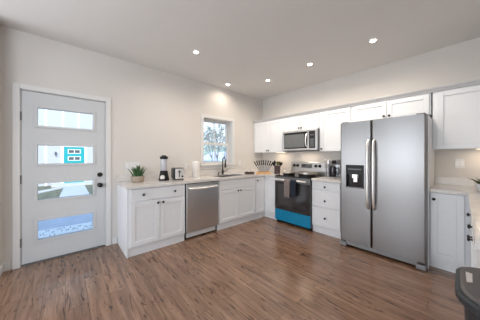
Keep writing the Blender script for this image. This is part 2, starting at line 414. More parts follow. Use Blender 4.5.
# right run on wall_right: rotated -90, local x -> world -y ; front faces -x
FX = XR-3.462
t = thing('corner_filler_cabinet', 'white blank corner cabinet on the right run, beside the single-door cabinet', 'cabinet', (XR, 0, 0), -PI/2)
b = B(); box(b, .003, 1.035, -(FX-.019), -.003, .105, .874); obj('cabinet_body', b, 'cab', t)
obj('toe_kick', box(B(), .64, 1.035, -(FX-.045), -.06, 0, .105), 'cab', t)
obj('filler_panel', box(B(), .625, 1.033, -FX, -(FX-.019), .128, .868), 'cab', t, bevel=.002)
t = thing('base_cabinet', 'white base cabinet with wide drawer and paired doors on the right run', 'cabinet', (XR, -1.04, 0), -PI/2)
base_body(t, .76, kick=FX-.045, depth=FX-.019)
slab(.005, .755, ZR0, ZR1, -(FX-.019), t, ((.16, .787), (.60, .787)))
shaker(None, .005, .379, ZD0, ZD1, -(FX-.019), t, (.345, .645)); shaker(None, .381, .755, ZD0, ZD1, -(FX-.019), t, (.415, .645))
t = thing('base_cabinet', 'white end cabinet of the right run, behind the dark waste bin', 'cabinet', (XR, -1.806, 0), -PI/2)
base_body(t, .62, kick=FX-.045, depth=FX-.019)
slab(.006, .615, ZR0, ZR1, -(FX-.019), t); shaker(None, .006, .31, ZD0, ZD1, -(FX-.019), t); shaker(None, .312, .615, ZD0, ZD1, -(FX-.019), t)

# upper cabinets
UZ0, UZ1, UD = 1.380, 2.10, .311
def upper(label, x0, x1, z0, doors, side=False):
    t = thing('upper_cabinet', label, 'cabinet', (x0, 0, 0)); w = x1-x0
    obj('cabinet_body', box(B(), 0, w, -UD, -.003, z0+.004, UZ1), 'cab', t)
    obj('underside_panel', box(B(), .004, w-.004, -UD+.004, -.006, z0, z0+.004), 'cab', t)
    for (a, c, k) in doors: shaker(None, a-x0, c-x0, z0+.002, UZ1-.012, -UD, t, (k-x0, z0+.045) if k else None)
    return t
upper('white upper cabinet in the corner, left of the microwave', .003, .903, UZ0, ((.04, .458, .432), (.460, .892, .487)))
upper('small white upper cabinet directly above the microwave', .905, 1.668, 1.805, ((.915, 1.284, 1.256), (1.286, 1.658, 1.314)))
upper('white single-door upper cabinet between microwave and refrigerator', 1.670, 2.214, UZ0, ((1.690, 2.196, 1.720),))
upper('white two-door upper cabinet above the refrigerator', 2.216, 3.143, 1.825, ((2.232, 2.680, 2.650), (2.683, 3.128, 2.713)))
upper('white upper cabinet right of the refrigerator, above the wall switch', 3.156, 4.085, UZ0, ((3.195, 3.630, 3.60), (3.632, 4.07, 3.662)))
b = B()
o = [(-.003, 2.1005), (-UD-.022, 2.1005), (-UD-.026, 2.112), (-UD-.046, 2.140), (-UD-.048, 2.152), (-.003, 2.152)]
a1 = [b.verts.new((.003, y, z)) for y, z in o]; a2 = [b.verts.new((4.085, y, z)) for y, z in o]
b.faces.new(a1); b.faces.new(a2[::-1])
for i in range(len(o)): b.faces.new((a1[i], a1[(i+1) % 6], a2[(i+1) % 6], a2[i]))
tag(obj('crown_molding', b, mat('crown_paint', (.52, .53, .55), .4)), 'long white crown molding along the tops of the upper cabinets', 'molding')  # shade put into the colour: same white as the cabinets, darkened
# refrigerator side panel and light rail of right upper
tag(obj('filler_panel', box(B(), 3.143, 3.153, -.695, -.003, 0, 1.76), 'cab'), 'narrow white filler panel tight against the right side of the refrigerator', 'panel')

# ------------------------------------------------------------------ worktops
CZ0, CZ1 = .876, .914
SX0, SX1, SY0, SY1 = .13, .53, -1.70, -1.02
t = thing('worktop', 'pale stone L-shaped worktop running from the entry door around to the range', 'worktop', (0, 0, 0))
b = B(); E_ = .638
box(b, .002, SX0, -3.232, -.002, CZ0, CZ1); box(b, SX0, SX1, -3.232, SY0, CZ0, CZ1); box(b, SX0, SX1, SY1, -.002, CZ0, CZ1); box(b, SX1, E_, -3.232, -.002, CZ0, CZ1)
box(b, E_, .917, -E_, -.002, CZ0, CZ1)
obj('counter_slab', b, 'stone', t)
tag(obj('backsplash', box(B(), .002, .021, -3.232, -.022, CZ1+.0005, 1.016), 'stone', bevel=.002), 'long low stone backsplash strip along the window wall', 'backsplash')
tag(obj('backsplash', box(B(), 0.022, .917, -.021, -.002, CZ1+.0005, 1.016), 'stone', bevel=.002), 'low stone backsplash strip in the corner, behind knives and utensils', 'backsplash')
t = thing('worktop', 'short pale stone worktop between range and refrigerator', 'worktop', (0, 0, 0))
obj('counter_slab', box(B(), 1.682, 2.19, -E_, -.002, CZ0, CZ1), 'stone', t, bevel=.004)
tag(obj('backsplash', box(B(), 1.682, 2.19, -.021, -.002, CZ1+.0005, 1.016), 'stone', bevel=.002), 'short low stone backsplash strip behind the coffee maker', 'backsplash')
t = thing('worktop', 'pale stone worktop on the right run, holding the white-potted plant', 'worktop', (0, 0, 0))
b = B(); prism(b, [(3.155, -.002), (3.155, -E_), (3.447, -E_), (3.447, -2.44), (XR-.002, -2.44), (XR-.002, -.002)], CZ0, CZ1)
obj('counter_slab', b, 'stone', t, bevel=.003)
tag(obj('backsplash', box(B(), 3.155, XR-.002, -.021, -.002, CZ1+.0005, 1.016), 'stone', bevel=.002), 'low stone backsplash strip below the double light switch', 'backsplash')

# sink
t = thing('kitchen_sink', 'undermount stainless sink set in the worktop below the window', 'sink', (0, 0, 0))
b = B(); d = .70; g = .003
box(b, SX0+g, SX1-g, SY0+g, SY1-g, d, d+.004)
box(b, SX0+g, SX0+g+.004, SY0+g, SY1-g, d, .905); box(b, SX1-g-.004, SX1-g, SY0+g, SY1-g, d, .905)
box(b, SX0+g, SX1-g, SY0+g, SY0+g+.004, d, .905); box(b, SX0+g, SX1-g, SY1-g-.004, SY1-g, d, .905)
obj('basin', b, 'steel', t)
obj('drain', lathe(B(), [(.045, 0), (.045, .003), (.03, .004), (.02, .001)], (.33, -1.36, d+.004)), 'knob', t, smooth=True)
# faucet
t = thing('kitchen_faucet', 'dark bronze gooseneck faucet with pull-down spray behind the sink', 'faucet', (.082, -1.335, CZ1), 0)
b = B(); lathe(b, [(.03, 0), (.03, .006), (.025, .01)], (0, 0, 0)); lathe(b, [(.022, .008), (.022, .085), (.016, .1)], (0, 0, 0))
obj('faucet_body', b, 'bronze', t, smooth=True)
dx, dy = .95, -.31
pts = [(0, 0, .09), (0, 0, .27)]+[(.085*dx*(1-math.cos(a)), .085*dy*(1-math.cos(a)), .27+.085*math.sin(a)) for a in [i*PI/10 for i in range(1, 11)]]+[(.17*dx, .17*dy, .245)]
obj('spout', tube(B(), pts, .0135, 12), 'bronze', t, smooth=True)
obj('spray_head', tube(B(), [(.17*dx, .17*dy, .25), (.17*dx, .17*dy, .24), (.17*dx, .17*dy, .17), (.17*dx, .17*dy, .15)], [.014, .018, .020, .015], 12), 'bronze', t, smooth=True)
obj('lever_handle', tube(B(), [(0, .02, .06), (.02, .05, .065), (.05, .09, .10)], [.011, .008, .006], 8), 'bronze', t, smooth=True)
t = thing('soap_dispenser', 'small dark bronze soap pump left of the gooseneck faucet', 'soap dispenser', (.10, -1.46, CZ1))
obj('pump_base', lathe(B(), [(.018, 0), (.016, .02), (.007, .025), (.007, .045)]), 'bronze', t, smooth=True)
obj('nozzle', tube(B(), [(0, 0, .043), (.015, 0, .05), (.055, 0, .047)], [.008, .007, .005], 8), 'bronze', t, smooth=True)

# ------------------------------------------------------------------ dishwasher
t = thing('dishwasher', 'stainless dishwasher built in left of the sink cabinet', 'dishwasher', (0, -2.430, 0), PI/2)
obj('tub_body', box(B(), .004, .602, -.585, -.02, .10, .872), 'black', t)
obj('front_panel', box(B(), .010, .598, -.632, -.588, .118, .862), 'steel_dw', t, bevel=.008, seg=3)
b = B(); pts = [(.045, -.632, .800), (.05, -.660, .795), (.08, -.672, .792), (.304, -.680, .786), (.53, -.672, .792), (.56, -.660, .795), (.565, -.632, .800)]
tube(b, pts, .013, 12); obj('handle', b, 'chrome', t, smooth=True)
obj('kick_plate', box(B(), .035, .575, -.575, -.55, .025, .098), 'trim', t)
for x in (.0, .58): obj('foot', box(B(), x, x+.026, -.56, -.53, 0, .10), 'black', t)

# ------------------------------------------------------------------ range
RX = .920
t = thing('electric_range', 'freestanding stainless electric range with blue film on its lower drawer', 'range', (RX, 0, 0))
RW = .760
obj('range_body', box(B(), .002, RW-.002, -.635, -.02, .045, .905), 'case', t)
obj('cooktop_glass', box(B(), 0, RW, -.665, -.09, .905, .921), 'blackgl', t, bevel=.004)
b = B(); o = [(-.02, .90), (-.02, 1.172), (-.075, 1.172), (-.10, .99), (-.10, .921), (-.10, .90)]
a1 = [b.verts.new((0, y, z)) for y, z in o]; a2 = [b.verts.new((RW, y, z)) for y, z in o]
b.faces.new(a1); b.faces.new(a2[::-1])
for i in range(6): b.faces.new((a1[i], a1[(i+1) % 6], a2[(i+1) % 6], a2[i]))
bgd = obj('backguard', b, 'steel', t, bevel=.004)
obj('display', box(B(), .245, .475, -.094, -.078, 1.055, 1.135), 'display', bgd)
b = B(); box(b, .27, .34, -.0965, -.094, 1.09, 1.12); obj('clock_screen', b, 'blackgl', bgd)
for kx in (.075, .155, .565, .645):
    b = B(); tube(b, [(kx, -.080, 1.1), (kx, -.092, 1.098), (kx, -.097, 1.098), (kx, -.118, 1.095)], [.030, .030, .024, .021], 18)
    obj('burner_knob', b, 'black', t, smooth=True)
obj('oven_door', box(B(), .003, RW-.003, -.668, -.637, .268, .895), 'blackgl', t, bevel=.006)
obj('door_trim', box(B(), .003, RW-.003, -.672, -.667, .80, .895), 'case', t, bevel=.002)
obj('oven_window', box(B(), .09, .67, -.6695, -.667, .36, .76), 'oven_glass', t)
b = B()
tube(b, [(.05, -.715, .845), (.71, -.715, .845)], .018, 12); tube(b, [(.06, -.668, .845), (.06, -.715, .845)], .010, 8); tube(b, [(.70, -.668, .845), (.70, -.715, .845)], .010, 8)
obj('oven_handle', b, 'chrome', t, smooth=True)
obj('storage_drawer', box(B(), .003, RW-.003, -.666, -.636, .05, .258), 'film', t, bevel=.004)
for x in (.02, RW-.06):
    for y in (-.63, -.12): obj('foot', box(B(), x, x+.04, y, y+.04, 0, .045), 'black', t)
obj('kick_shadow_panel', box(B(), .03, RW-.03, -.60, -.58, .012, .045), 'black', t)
for i, (x, y, r) in enumerate(((.19, -.24, .075), (.19, -.50, .095), (.565, -.24, .075), (.565, -.50, .10))):
    obj('burner_ring', lathe(B(), [(r, 0), (r, .0012), (r-.004, .0014)], (x, y, .9205), 32), 'display', t)

def towel(name, label, x, w, zb, m, zback):
    # cloth folded over the handle: sheet with soft pleats
    b = B(); nx = 9; path = []
    R_ = .022
    for z in (zback, (zback+.845)/2): path.append((-.692, z))
    for a in range(0, 7): th = PI*a/6; path.append((-.715+R_*math.cos(th), .845+R_*math.sin(th)))
    for k in range(1, 8): path.append((-.739-.002*k/7, .845-(.845-zb)*k/7))
    g = []
    for j, (y, z) in enumerate(path):
        row = []
        for i in range(nx):
            s = i/(nx-1); pl = .006*math.sin(s*PI*3+x*9)*(min(1, j/9)); nar = 1-.10*max(0, (j-9)/7)
            row.append(b.verts.new((x+w/2+(s-.5)*w*nar, y-abs(pl), z-(.004*math.sin(s*7) if j == len(path)-1 else 0))))
        g.append(row)
    for j in range(len(path)-1):
        for i in range(nx-1): b.faces.new((g[j][i], g[j][i+1], g[j+1][i+1], g[j+1][i]))
    o = obj(name, b, m, None, smooth=True)
    sm = o.modifiers.new('s', 'SOLIDIFY'); sm.thickness = .004; sm.offset = 0
    return tag(o, label, 'towel')
towel('dish_towel', 'grey-brown dish towel hanging on the oven handle, left of the dark one', RX+.275, .125, .52, 'towel_g', .60)
towel('dish_towel', 'navy-black dish towel hanging on the oven handle beside the grey-brown one', RX+.405, .125, .56, 'towel_b', .62)

# pans
def pan(label, x, y, r, h, hang, hl, z=.922, steel=False):
    t = thing('frying_pan', label, 'pan', (x, y, z), hang)
    pr = [(r*.80, 0), (r*.84, .002), (r, h), (r+.004, h+.001), (r+.003, h+.004), (r-.003, h+.003), (r*.80, .006), (0.001, .005)]
    obj('pan_body', lathe(B(), pr, (0, 0, 0), 32), 'black', t, smooth=True)
    obj('rim', lathe(B(), [(r-.001, h-.016), (r+.0025, h-.016), (r+.0055, h), (r+.0055, h+.004), (r+.002, h+.005), (r-.002, h+.004)], (0, 0, 0), 32), 'pan_steel', t, smooth=True) if steel else None
    obj('handle', tube(B(), [(r*.97, 0, h*.8), (r+.04, 0, h+.01), (r+hl*.6, 0, h+.03), (r+hl, 0, h+.035)], [.008, .009, .012, .010], 10), 'chrome' if steel else 'black', t, smooth=True)
    return t
pan('shallow dark frying pan with steel rim on the left front burner', RX+.19, -.46, .13, .052, math.radians(150), .19, steel=True)
t = thing('wide_saute_pan', 'wide black saute pan with steel rim and two loop handles on the right front burner', 'pan', (RX+.575, -.43, .922), 0)
r, h = .165, .072
obj('pan_body', lathe(B(), [(r*.9, 0), (r*.97, .006), (r, h), (r-.006, h), (r*.9, .008), (.001, .006)], (0, 0, 0), 32), 'black', t, smooth=True)
obj('rim', lathe(B(), [(r-.001, h-.026), (r+.003, h-.026), (r+.004, h-.003), (r-.007, h), (r-.007, h+.004), (r+.007, h+.005), (r+.008, h-.001), (r, h-.003)], (0, 0, 0), 32), 'pan_steel', t, smooth=True)
for s in (1, -1):
    obj('loop_handle', tube(B(), [(s*(r-.006), -.04, h-.02), (s*(r+.03), -.035, h-.012), (s*(r+.038), 0, h-.01), (s*(r+.03), .035, h-.012), (s*(r-.006), .04, h-.02)], .006, 8), 'pan_steel', t, smooth=True)

# ------------------------------------------------------------------ microwave
t = thing('microwave', 'over-the-range stainless microwave mounted under the small upper cabinet', 'microwave', (.906, 0, 1.405))
mw, mh = .760, .393
obj('microwave_case', box(B(), 0, mw, -.375, -.004, 0, mh), 'case', t)
obj('front_trim', frame(box(B(), 0, mw, -.398, -.376, .0, .01), 0, mw, -.400, -.376, 0, mh, .038), 'steel', t, bevel=.004)
obj('door_glass', box(B(), .038, .565, -.392, -.377, .038, mh-.038), 'black', t)
obj('viewing_window', box(B(), .045, .50, -.394, -.390, .062, mh-.075), mat('microwave_window', (.14, .15, .155), .18, spec=.8), t)
obj('control_panel', box(B(), .60, mw-.038, -.396, -.377, .038, mh-.038), 'blackgl', t)
obj('keypad', box(B(), .625, .70, -.398, -.395, .06, .22), 'display', t); obj('clock_display', box(B(), .625, .70, -.398, -.395, .27, .30), 'grayglass', t)
obj('mid_trim', box(B(), .565, .60, -.398, -.377, .038, mh-.038), 'steel', t)
obj('handle', tube(B(), [(.555, -.395, .07), (.553, -.425, .09), (.552, -.437, .19), (.553, -.425, mh-.11), (.555, -.395, mh-.08)], .011, 12), 'chrome', t, smooth=True)
obj('bottom_vent', box(B(), .01, mw-.01, -.39, -.02, -.008, 0), 'black', t)

# ------------------------------------------------------------------ refrigerator
FX0, FW = 2.222, .918
t = thing('refrigerator', 'large stainless side-by-side refrigerator with black dispenser in left door', 'refrigerator', (FX0, 0, 0))
obj('fridge_case', box(B(), .006, FW-.006, -.70, -.03, .03, 1.745), 'case', t, bevel=.005)
def rbox(x0, x1, y0, y1, z0, z1, r=.018, n=5):   # front vertical edges rounded
    out = [(x0, y1)]+[(x0+r-r*math.cos(a), y0+r-r*math.sin(a)) for a in [i*PI/2/n for i in range(n+1)]]+[(x1-r+r*math.sin(a), y0+r-r*math.cos(a)) for a in [i*PI/2/n for i in range(n+1)]]+[(x1, y1)]
    return prism(B(), out, z0, z1)
dz0, dz1, sx = .088, 1.768, .388
# left door is built around the dispenser recess
hx0, hx1, hz0, hz1 = .078, .305, .848, 1.170
b = rbox(0, hx0, -.79, -.708, dz0, dz1)
for bb in ((hx0, hx1, -.79, -.708, hz1, dz1), (hx0, hx1, -.79, -.708, dz0, hz0), (hx0, hx1, -.735, -.708, hz0, hz1)): box(b, *bb)
b2 = rbox(hx1, sx, -.79, -.708, dz0, dz1)
me = bpy.data.meshes.new('x'); b2.to_mesh(me); b2.free(); b.from_mesh(me)
bpy.data.meshes.remove(me)
# square off inner edges of the rounded strips next to the recess
box(b, hx0-.02, hx0, -.79, -.72, dz0, dz1); box(b, hx1, hx1+.02, -.79, -.72, dz0, dz1)
ld = obj('freezer_door', b, 'steel_v', t, smooth=False)
rd = obj('fridge_door', rbox(sx+.006, FW, -.79, -.708, dz0, dz1), 'steel_v', t, smooth=True)
disp = obj('dispenser', box(frame(B(), hx0, hx1, -.796, -.736, hz0, hz1, .012), hx0+.012, hx1-.012, -.794, -.736, 1.02+.02, hz1-.012), 'black', t, bevel=.002)
obj('dispenser_back', box(B(), hx0+.012, hx1-.012, -.742, -.736, hz0+.012, 1.04), 'blackgl', disp)
obj('dispenser_buttons', box(B(), hx0+.03, hx1-.03, -.797, -.794, 1.105, 1.118), 'display', disp)
obj('water_spout', box(box(B(), .155, .225, -.785, -.742, .985, 1.04), .165, .215, -.765, -.745, .93, .99), 'chrome', disp, bevel=.004)
obj('drip_tray', box(B(), hx0+.012, hx1-.012, -.80, -.742, hz0, hz0+.014), 'case', disp)
for x in (sx-.030, sx+.036):
    pts = [(x, -.788, .60), (x, -.815, .615), (x, -.838, .68), (x, -.846, .85), (x, -.848, 1.05), (x, -.846, 1.25), (x, -.838, 1.42), (x, -.815, 1.485), (x, -.788, 1.50)]
    b = B(); tube(b, pts, .0155, 14)
    obj('handle', b, 'chrome', ld if x < sx else rd, smooth=True)
b = B(); box(b, .07, FW-.07, -.775, -.71, .03, .08); obj('base_grille', b, 'foot_grey', t, bevel=.004)
for x in (.0, FW-.085):
    obj('foot_cover', box(B(), x, x+.085, -.80, -.70, .004, .062), 'foot_grey', t, bevel=.008)
for x in (.01, FW-.09):
    obj('hinge_cover', box(B(), x, x+.08, -.76, -.62, 1.768, 1.785), 'case', t, bevel=.004)

# ------------------------------------------------------------------ ceiling downlights
t0 = None
lab = ['recessed ceiling downlight nearest the entry door, largest on the left', 'recessed ceiling downlight close to the wall above the sink window', 'recessed ceiling downlight nearest the room corner, left of three in a row', 'recessed ceiling downlight, middle of three in front of the upper cabinets', 'recessed ceiling downlight above the refrigerator, right end of the row']
for i, (x, y) in enumerate(((.934, -2.43), (.244, -1.326), (.924, -.885), (1.803, -.900), (2.66, -.893))):
    if t0 is None:
        t0 = t = thing('recessed_downlight', lab[0], 'downlight', (x, y, H), 0, 'recessed ceiling downlights')
        b = B(); lathe(b, [(.030, -.0005), (.032, -.004), (.066, -.004), (.070, 0)], (0, 0, 0), 32); obj('trim_ring', b, 'ceil', t, smooth=True)
        obj('diffuser', lathe(B(), [(.031, -.003), (.031, -.006), (.02, -.007)], (0, 0, 0), 32), 'lamp', t)
    else: dup(t0, (x, y, H), lab[i])
    light('downlight_lamp', 'SPOT', (x, y, H-.03), (0, 0, 0), 8 if i == 1 else 30, WARM, spot_size=math.radians(172), spot_blend=.8, shadow_soft_size=.05)
for x, w, tx in ((.50, .25, 'under the corner upper cabinet'), (3.52, .25, 'under the right-hand upper cabinet')):
    tag(obj('under_cabinet_light', box(B(), x, x+w, -.09, -.07, UZ0-.006, UZ0), 'led'), 'slim warm light bar fixed ' + tx, 'light')
    light('under_cabinet_lamp', 'AREA', (x+w/2, -.155, UZ0-.012), (0, 0, 0), .7, (1, .78, .55), shape='RECTANGLE', size=w, size_y=.03)
light('cooktop_lamp', 'AREA', (1.31, -.2, 1.39), (0, 0, 0), .9, (1, .8, .6), shape='RECTANGLE', size=.3, size_y=.05)

# ------------------------------------------------------------------ things on the worktops
def blade_leaf(bm, base, az, lean, ln, w):
    d = Vector((math.cos(az), math.sin(az), 0)); s = Vector((-math.sin(az), math.cos(az), 0)); rows = []
    n = 5
    for i in range(n+1):
        f = i/n; a = lean*(.6+.6*f); p = Vector(base)+d*(math.sin(a)*ln*f)+Vector((0, 0, math.cos(a)*ln*f))
        ww = w*(1-f)**.7*(0.7+.6*f) if i < n else .0006
        nrm = d*math.cos(a)-Vector((0, 0, 1))*math.sin(a)
        rows.append([bm.verts.new(p-s*ww), bm.verts.new(p-nrm*ww*.35), bm.verts.new(p+s*ww), bm.verts.new(p+nrm*ww*.5)])
    for a, b2 in zip(rows, rows[1:]):
        for i in range(4): bm.faces.new((a[i], a[(i+1) % 4], b2[(i+1) % 4], b2[i]))
    bm.faces.new(rows[0]); bm.faces.new(rows[-1])
t = thing('potted_succulent', 'spiky green succulent in a low tan pot on the worktop by the door', 'plant', (.24, -3.0, CZ1))
obj('pot', lathe(B(), [(.075, 0), (.085, .01), (.092, .08), (.092, .088), (.085, .088), (.083, .07)], (0, 0, 0), 28), 'pot', t, smooth=True)
obj('soil', lathe(B(), [(.083, .066), (.082, .076), (.01, .08)], (0, 0, 0), 20), 'soil', t)
b = B()
for i in range(80):
    az = random.uniform(0, 2*PI); rr = random.uniform(0, .065); lean = .04+rr/.065*.42+random.uniform(-.05, .1)
    blade_leaf(b, (rr*math.cos(az), rr*math.sin(az), .074), az, lean, random.uniform(.11, .185), random.uniform(.011, .015))
obj('leaves', b, 'leaf', t)

t = thing('white_potted_plant', 'leafy olive-green plant in a white pot at the corner of the right worktop', 'plant', (3.555, -.40, CZ1))
obj('pot', lathe(B(), [(.042, 0), (.055, .07), (.055, .076), (.049, .076), (.047, .06)], (0, 0, 0), 24), 'white', t, smooth=True)
obj('soil', lathe(B(), [(.047, .056), (.046, .064), (.01, .066)], (0, 0, 0), 16), 'soil', t)
b = B()
for i in range(30):
    az = random.uniform(0, 2*PI); rr = random.uniform(0, .03); blade_leaf(b, (rr*math.cos(az), rr*math.sin(az), .062), az, random.uniform(.2, .9), random.uniform(.06, .13), .014)
obj('leaves', b, 'leaf2', t)

# blender
t = thing('blender', 'countertop blender with clear jar and black base beside the toaster', 'blender', (.30, -2.64, CZ1), math.radians(-38))
obj('motor_base', lathe(B(), [(.078, 0), (.08, .012), (.076, .03), (.062, .10), (.055, .145), (.05, .155)], (0, 0, 0), 28), 'black', t, smooth=True)
b = B(); tube(b, [(.060, 0, .055), (.080, 0, .050)], [.036, .034], 20); obj('control_dial', b, 'chrome', t, smooth=True)
obj('jar', lathe(B(), [(.045, .155), (.047, .17), (.050, .335), (.047, .335), (.043, .17)], (0, 0, 0), 28), 'jar', t, smooth=True)
obj('lid', lathe(B(), [(.057, .333), (.059, .34), (.058, .375), (.035, .378), (.03, .392), (.01, .393)], (0, 0, 0), 28), 'black', t, smooth=True)
obj('jar_handle', tube(B(), [(-.050, 0, .32), (-.085, 0, .31), (-.085, 0, .22), (-.048, 0, .19)], .008, 8), 'black', t, smooth=True)
# toaster: short end faces the camera
t = thing('toaster', 'black and chrome two-slot toaster between blender and paper towels', 'toaster', (.32, -2.425, CZ1), math.radians(-12))
obj('toaster_shell', box(B(), -.10, .12, -.085, .085, .012, .19), 'black', t, bevel=.02, seg=4)
b = B(); frame(b, 0, .135, -.005, .0, 0, .15, .014)
fp = obj('chrome_end', box(B(), .118, .13, -.06, .078, .022, .18), 'chrome', t, bevel=.006)
obj('lever_slot', box(B(), .129, .132, -.006, .006, .05, .16), 'black', fp); obj('lever', box(B(), .13, .155, -.022, .022, .125, .14), 'black', fp, bevel=.003)
obj('browning_dial', tube(B(), [(.129, .045, .06), (.145, .045, .06)], .014, 14), 'black', fp)
for y in (-.035, .035): obj('bread_slot', box(B(), -.08, .09, y-.014, y+.014, .186, .1915), 'case', t)
for x in (-.09, .09):
    for y in (-.06, .05): obj('foot', box(B(), x, x+.02, y, y+.02, 0, .014), 'black', t)
# paper towel
t = thing('paper_towel_roll', 'white paper towel roll standing on a holder above the dishwasher', 'paper towel', (.33, -2.10, CZ1))
obj('holder_base', lathe(B(), [(.07, 0), (.07, .01), (.01, .012)], (0, 0, 0), 24), 'white', t)
obj('roll', lathe(B(), [(.060, .012), (.062, .016), (.062, .276), (.060, .28), (.02, .29), (.019, .28)], (0, 0, 0), 28), 'paper', t, smooth=True)
obj('holder_rod', lathe(B(), [(.008, .012), (.008, .286), (.012, .29), (.012, .298), (.004, .30)], (0, 0, 0), 12), 'white', t, smooth=True)
# dark low tray right of sink
t = thing('sponge_tray', 'low dark brown wooden tray on the worktop right of the sink', 'tray', (.40, -.86, CZ1), math.radians(40))
b = B(); box(b, -.10, .10, -.04, .04, 0, .012); box(b, -.10, .10, -.04, -.033, .012, .045); box(b, -.10, .10, .033, .04, .012, .045); box(b, -.10, -.093, -.033, .033, .012, .045); box(b, .093, .10, -.033, .033, .012, .045)
obj('tray_box', b, 'walnut', t, bevel=.002)
for x in (-.05, .035): obj('brush_head', lathe(B(), [(.027, 0), (.03, .02), (.02, .04), (.005, .045)], (x, 0, .012), 14), 'bronze', t, smooth=True)
# knife stand
KA = YAW-math.radians(0)   # stands across the corner
kx, ky = .565, -.60
t = thing('knife_stand', 'light wooden knife stand with fan of black-handled knives in the corner', 'knife stand', (kx, ky, CZ1), math.radians(42))
obj('stand_base', box(B(), -.155, .155, -.055, .055, 0, .032), 'wood', t, bevel=.005)
obj('stand_back', box(B(), -.13, .13, .016, .028, .032, .055), 'wood', t, bevel=.004)
ca, sa = math.cos(math.radians(42)), math.sin(math.radians(42))
kn0 = None
for i in range(9):
    s = (i-4)/4; th = s*math.radians(29)
    loc = (kx+s*.075*ca, ky+s*.075*sa, CZ1+.034)
    if kn0 is None:
        kn0 = k = thing('kitchen_knife', 'black-handled knife standing upright in the fan of the knife stand', 'knife', (0, 0, 0), 0, 'knives fanned out in the wooden stand')
        b = B(); o = [(-.002, 0), (.002, .0), (.0045, .05), (.005, .15), (-.005, .15), (-.0045, .05)]
        a1 = [b.verts.new((x, -.0012, z)) for x, z in o]; a2 = [b.verts.new((x, .0012, z)) for x, z in o]
        b.faces.new(a1); b.faces.new(a2[::-1])
        for q in range(6): b.faces.new((a1[q], a1[(q+1) % 6], a2[(q+1) % 6], a2[q]))
        obj('blade', b, 'knife_steel', k)
        obj('handle', tube(B(), [(0, 0, .155), (0, 0, .165), (.002, 0, .21), (0, 0, .255), (0, 0, .262)], [.009, .013, .011, .0125, .008], 8), 'black', k, smooth=True)
    else: k = dup(kn0, loc)
    k.location = loc; k.rotation_mode = 'XYZ'
    k.rotation_euler = (Matrix.Rotation(math.radians(42), 3, 'Z') @ Matrix.Rotation(th, 3, 'Y')).to_euler()
# utensil canister
t = thing('utensil_canister', 'dark plum cylindrical canister holding utensils left of the range', 'canister', (.745, -.36, CZ1))
cx0, cy0 = .745, -.36
obj('canister_wall', lathe(B(), [(.062, 0), (.064, .004), (.064, .165), (.066, .17), (.066, .178), (.058, .178), (.057, .01), (.001, .008)], (0, 0, 0), 26), 'crock', t, smooth=True)
ut = [('spatula', 'dark flat spatula standing in the plum canister', 'bronze'), ('wooden_spoon', 'olive-toned wooden spoon standing in the plum canister', 'leaf2'), ('ladle', 'dark ladle leaning out of the plum canister', 'black'), ('slotted_turner', 'dark slotted turner leaning toward the range from the canister', 'black'), ('pasta_fork', 'olive pasta fork leaning toward the corner from the canister', 'leaf2')]
for i, (nm, lb, mm) in enumerate(ut):
    az = i*2*PI/5+.4; c = Vector((cx0+.02*math.cos(az), cy0+.02*math.sin(az), CZ1+.012)); e = Vector((math.cos(az)*.075, math.sin(az)*.075, .235+.02*(i % 3)))
    u = thing(nm, lb, nm.replace('_', ' '), tuple(c))
    obj('handle', tube(B(), [(0, 0, 0), tuple(e*.7)], .005, 8), mm, u, smooth=True)
    b = B()
    if i in (1, 2): tube(b, [tuple(e*.68), tuple(e*.78), tuple(e*.9), tuple(e*1.0)], [.006, .022, .026, .008], 12)
    else: tube(b, [tuple(e*.68), tuple(e*.74), tuple(e*1.0)], [.006, .024, .026], 4)
    obj('head', b, mm, u)
# coffee maker
t = thing('coffee_maker', 'stainless and black coffee maker on the short worktop beside the refrigerator', 'coffee maker', (1.895, -.29, CZ1), math.radians(35))
obj('base', box(B(), -.10, .10, -.12, .11, 0, .03), 'steel', t, bevel=.008)
obj('water_tower', box(B(), -.10, .10, .03, .11, .03, .32), 'steel', t, bevel=.01)
obj('brew_head', box(B(), -.10, .10, -.115, .03, .235, .32), 'steel', t, bevel=.01)
b = B(); box(b, -.035, .035, -.118, -.114, .245, .31); obj('control_face', b, 'blackgl', t)
obj('inner_panel', box(B(), -.085, .085, .024, .031, .03, .236), 'steel', t)
cf = obj('carafe', lathe(B(), [(.045, .032), (.054, .05), (.056, .12), (.044, .18), (.046, .20), (.040, .20), (.038, .18)], (0, -.045, 0), 24), mat('coffee_glass', (.03, .025, .03), .08), t, smooth=True)
obj('carafe_handle', tube(B(), [(.05, -.075, .17), (.075, -.115, .16), (.078, -.118, .09), (.055, -.085, .06)], .008, 8), 'black', cf, smooth=True)
for s in (-1, 1): obj('side_post', box(B(), s*.094-.008, s*.094+.008, -.11, .03, .03, .235), 'steel', t, bevel=.003)

# wall plates
def plate(name, label, loc, rz, w, h, kind):
    t = thing(name, label, 'outlet' if kind == 'o' else 'switch', loc, rz)
    p = obj('cover_plate', box(B(), -w/2, w/2, -.006, 0, -h/2, h/2), 'plate', t, bevel=.002)
    n = max(1, round(w/.05)-0) if kind == 's' else 1
    for i in range(n):
        x = (i-(n-1)/2)*.046
        if kind == 's': obj('rocker', box(B(), x-.016, x+.016, -.010, -.006, -.033, .033), 'white', t, bevel=.001)
        else:
            for z in (-.02, .02): obj('socket', box(B(), x-.014, x+.014, -.008, -.006, z-.014, z+.014), 'white', t, bevel=.002)
    return t
plate('wall_switch', 'white double light switch on the back wall right of the refrigerator', (3.385, 0, 1.20), 0, .085, .118, 's')
plate('wall_switch', 'white switch plate on the left wall above the succulent', (0, -3.02, 1.14), PI/2, .21, .118, 's')
plate('wall_outlet', 'white outlet on the left wall between toaster and paper towels', (0, -2.13, 1.10), PI/2, .075, .118, 'o')
plate('wall_outlet', 'white outlet on the left wall right of the sink window', (0, -.80, 1.13), PI/2, .075, .118, 'o')

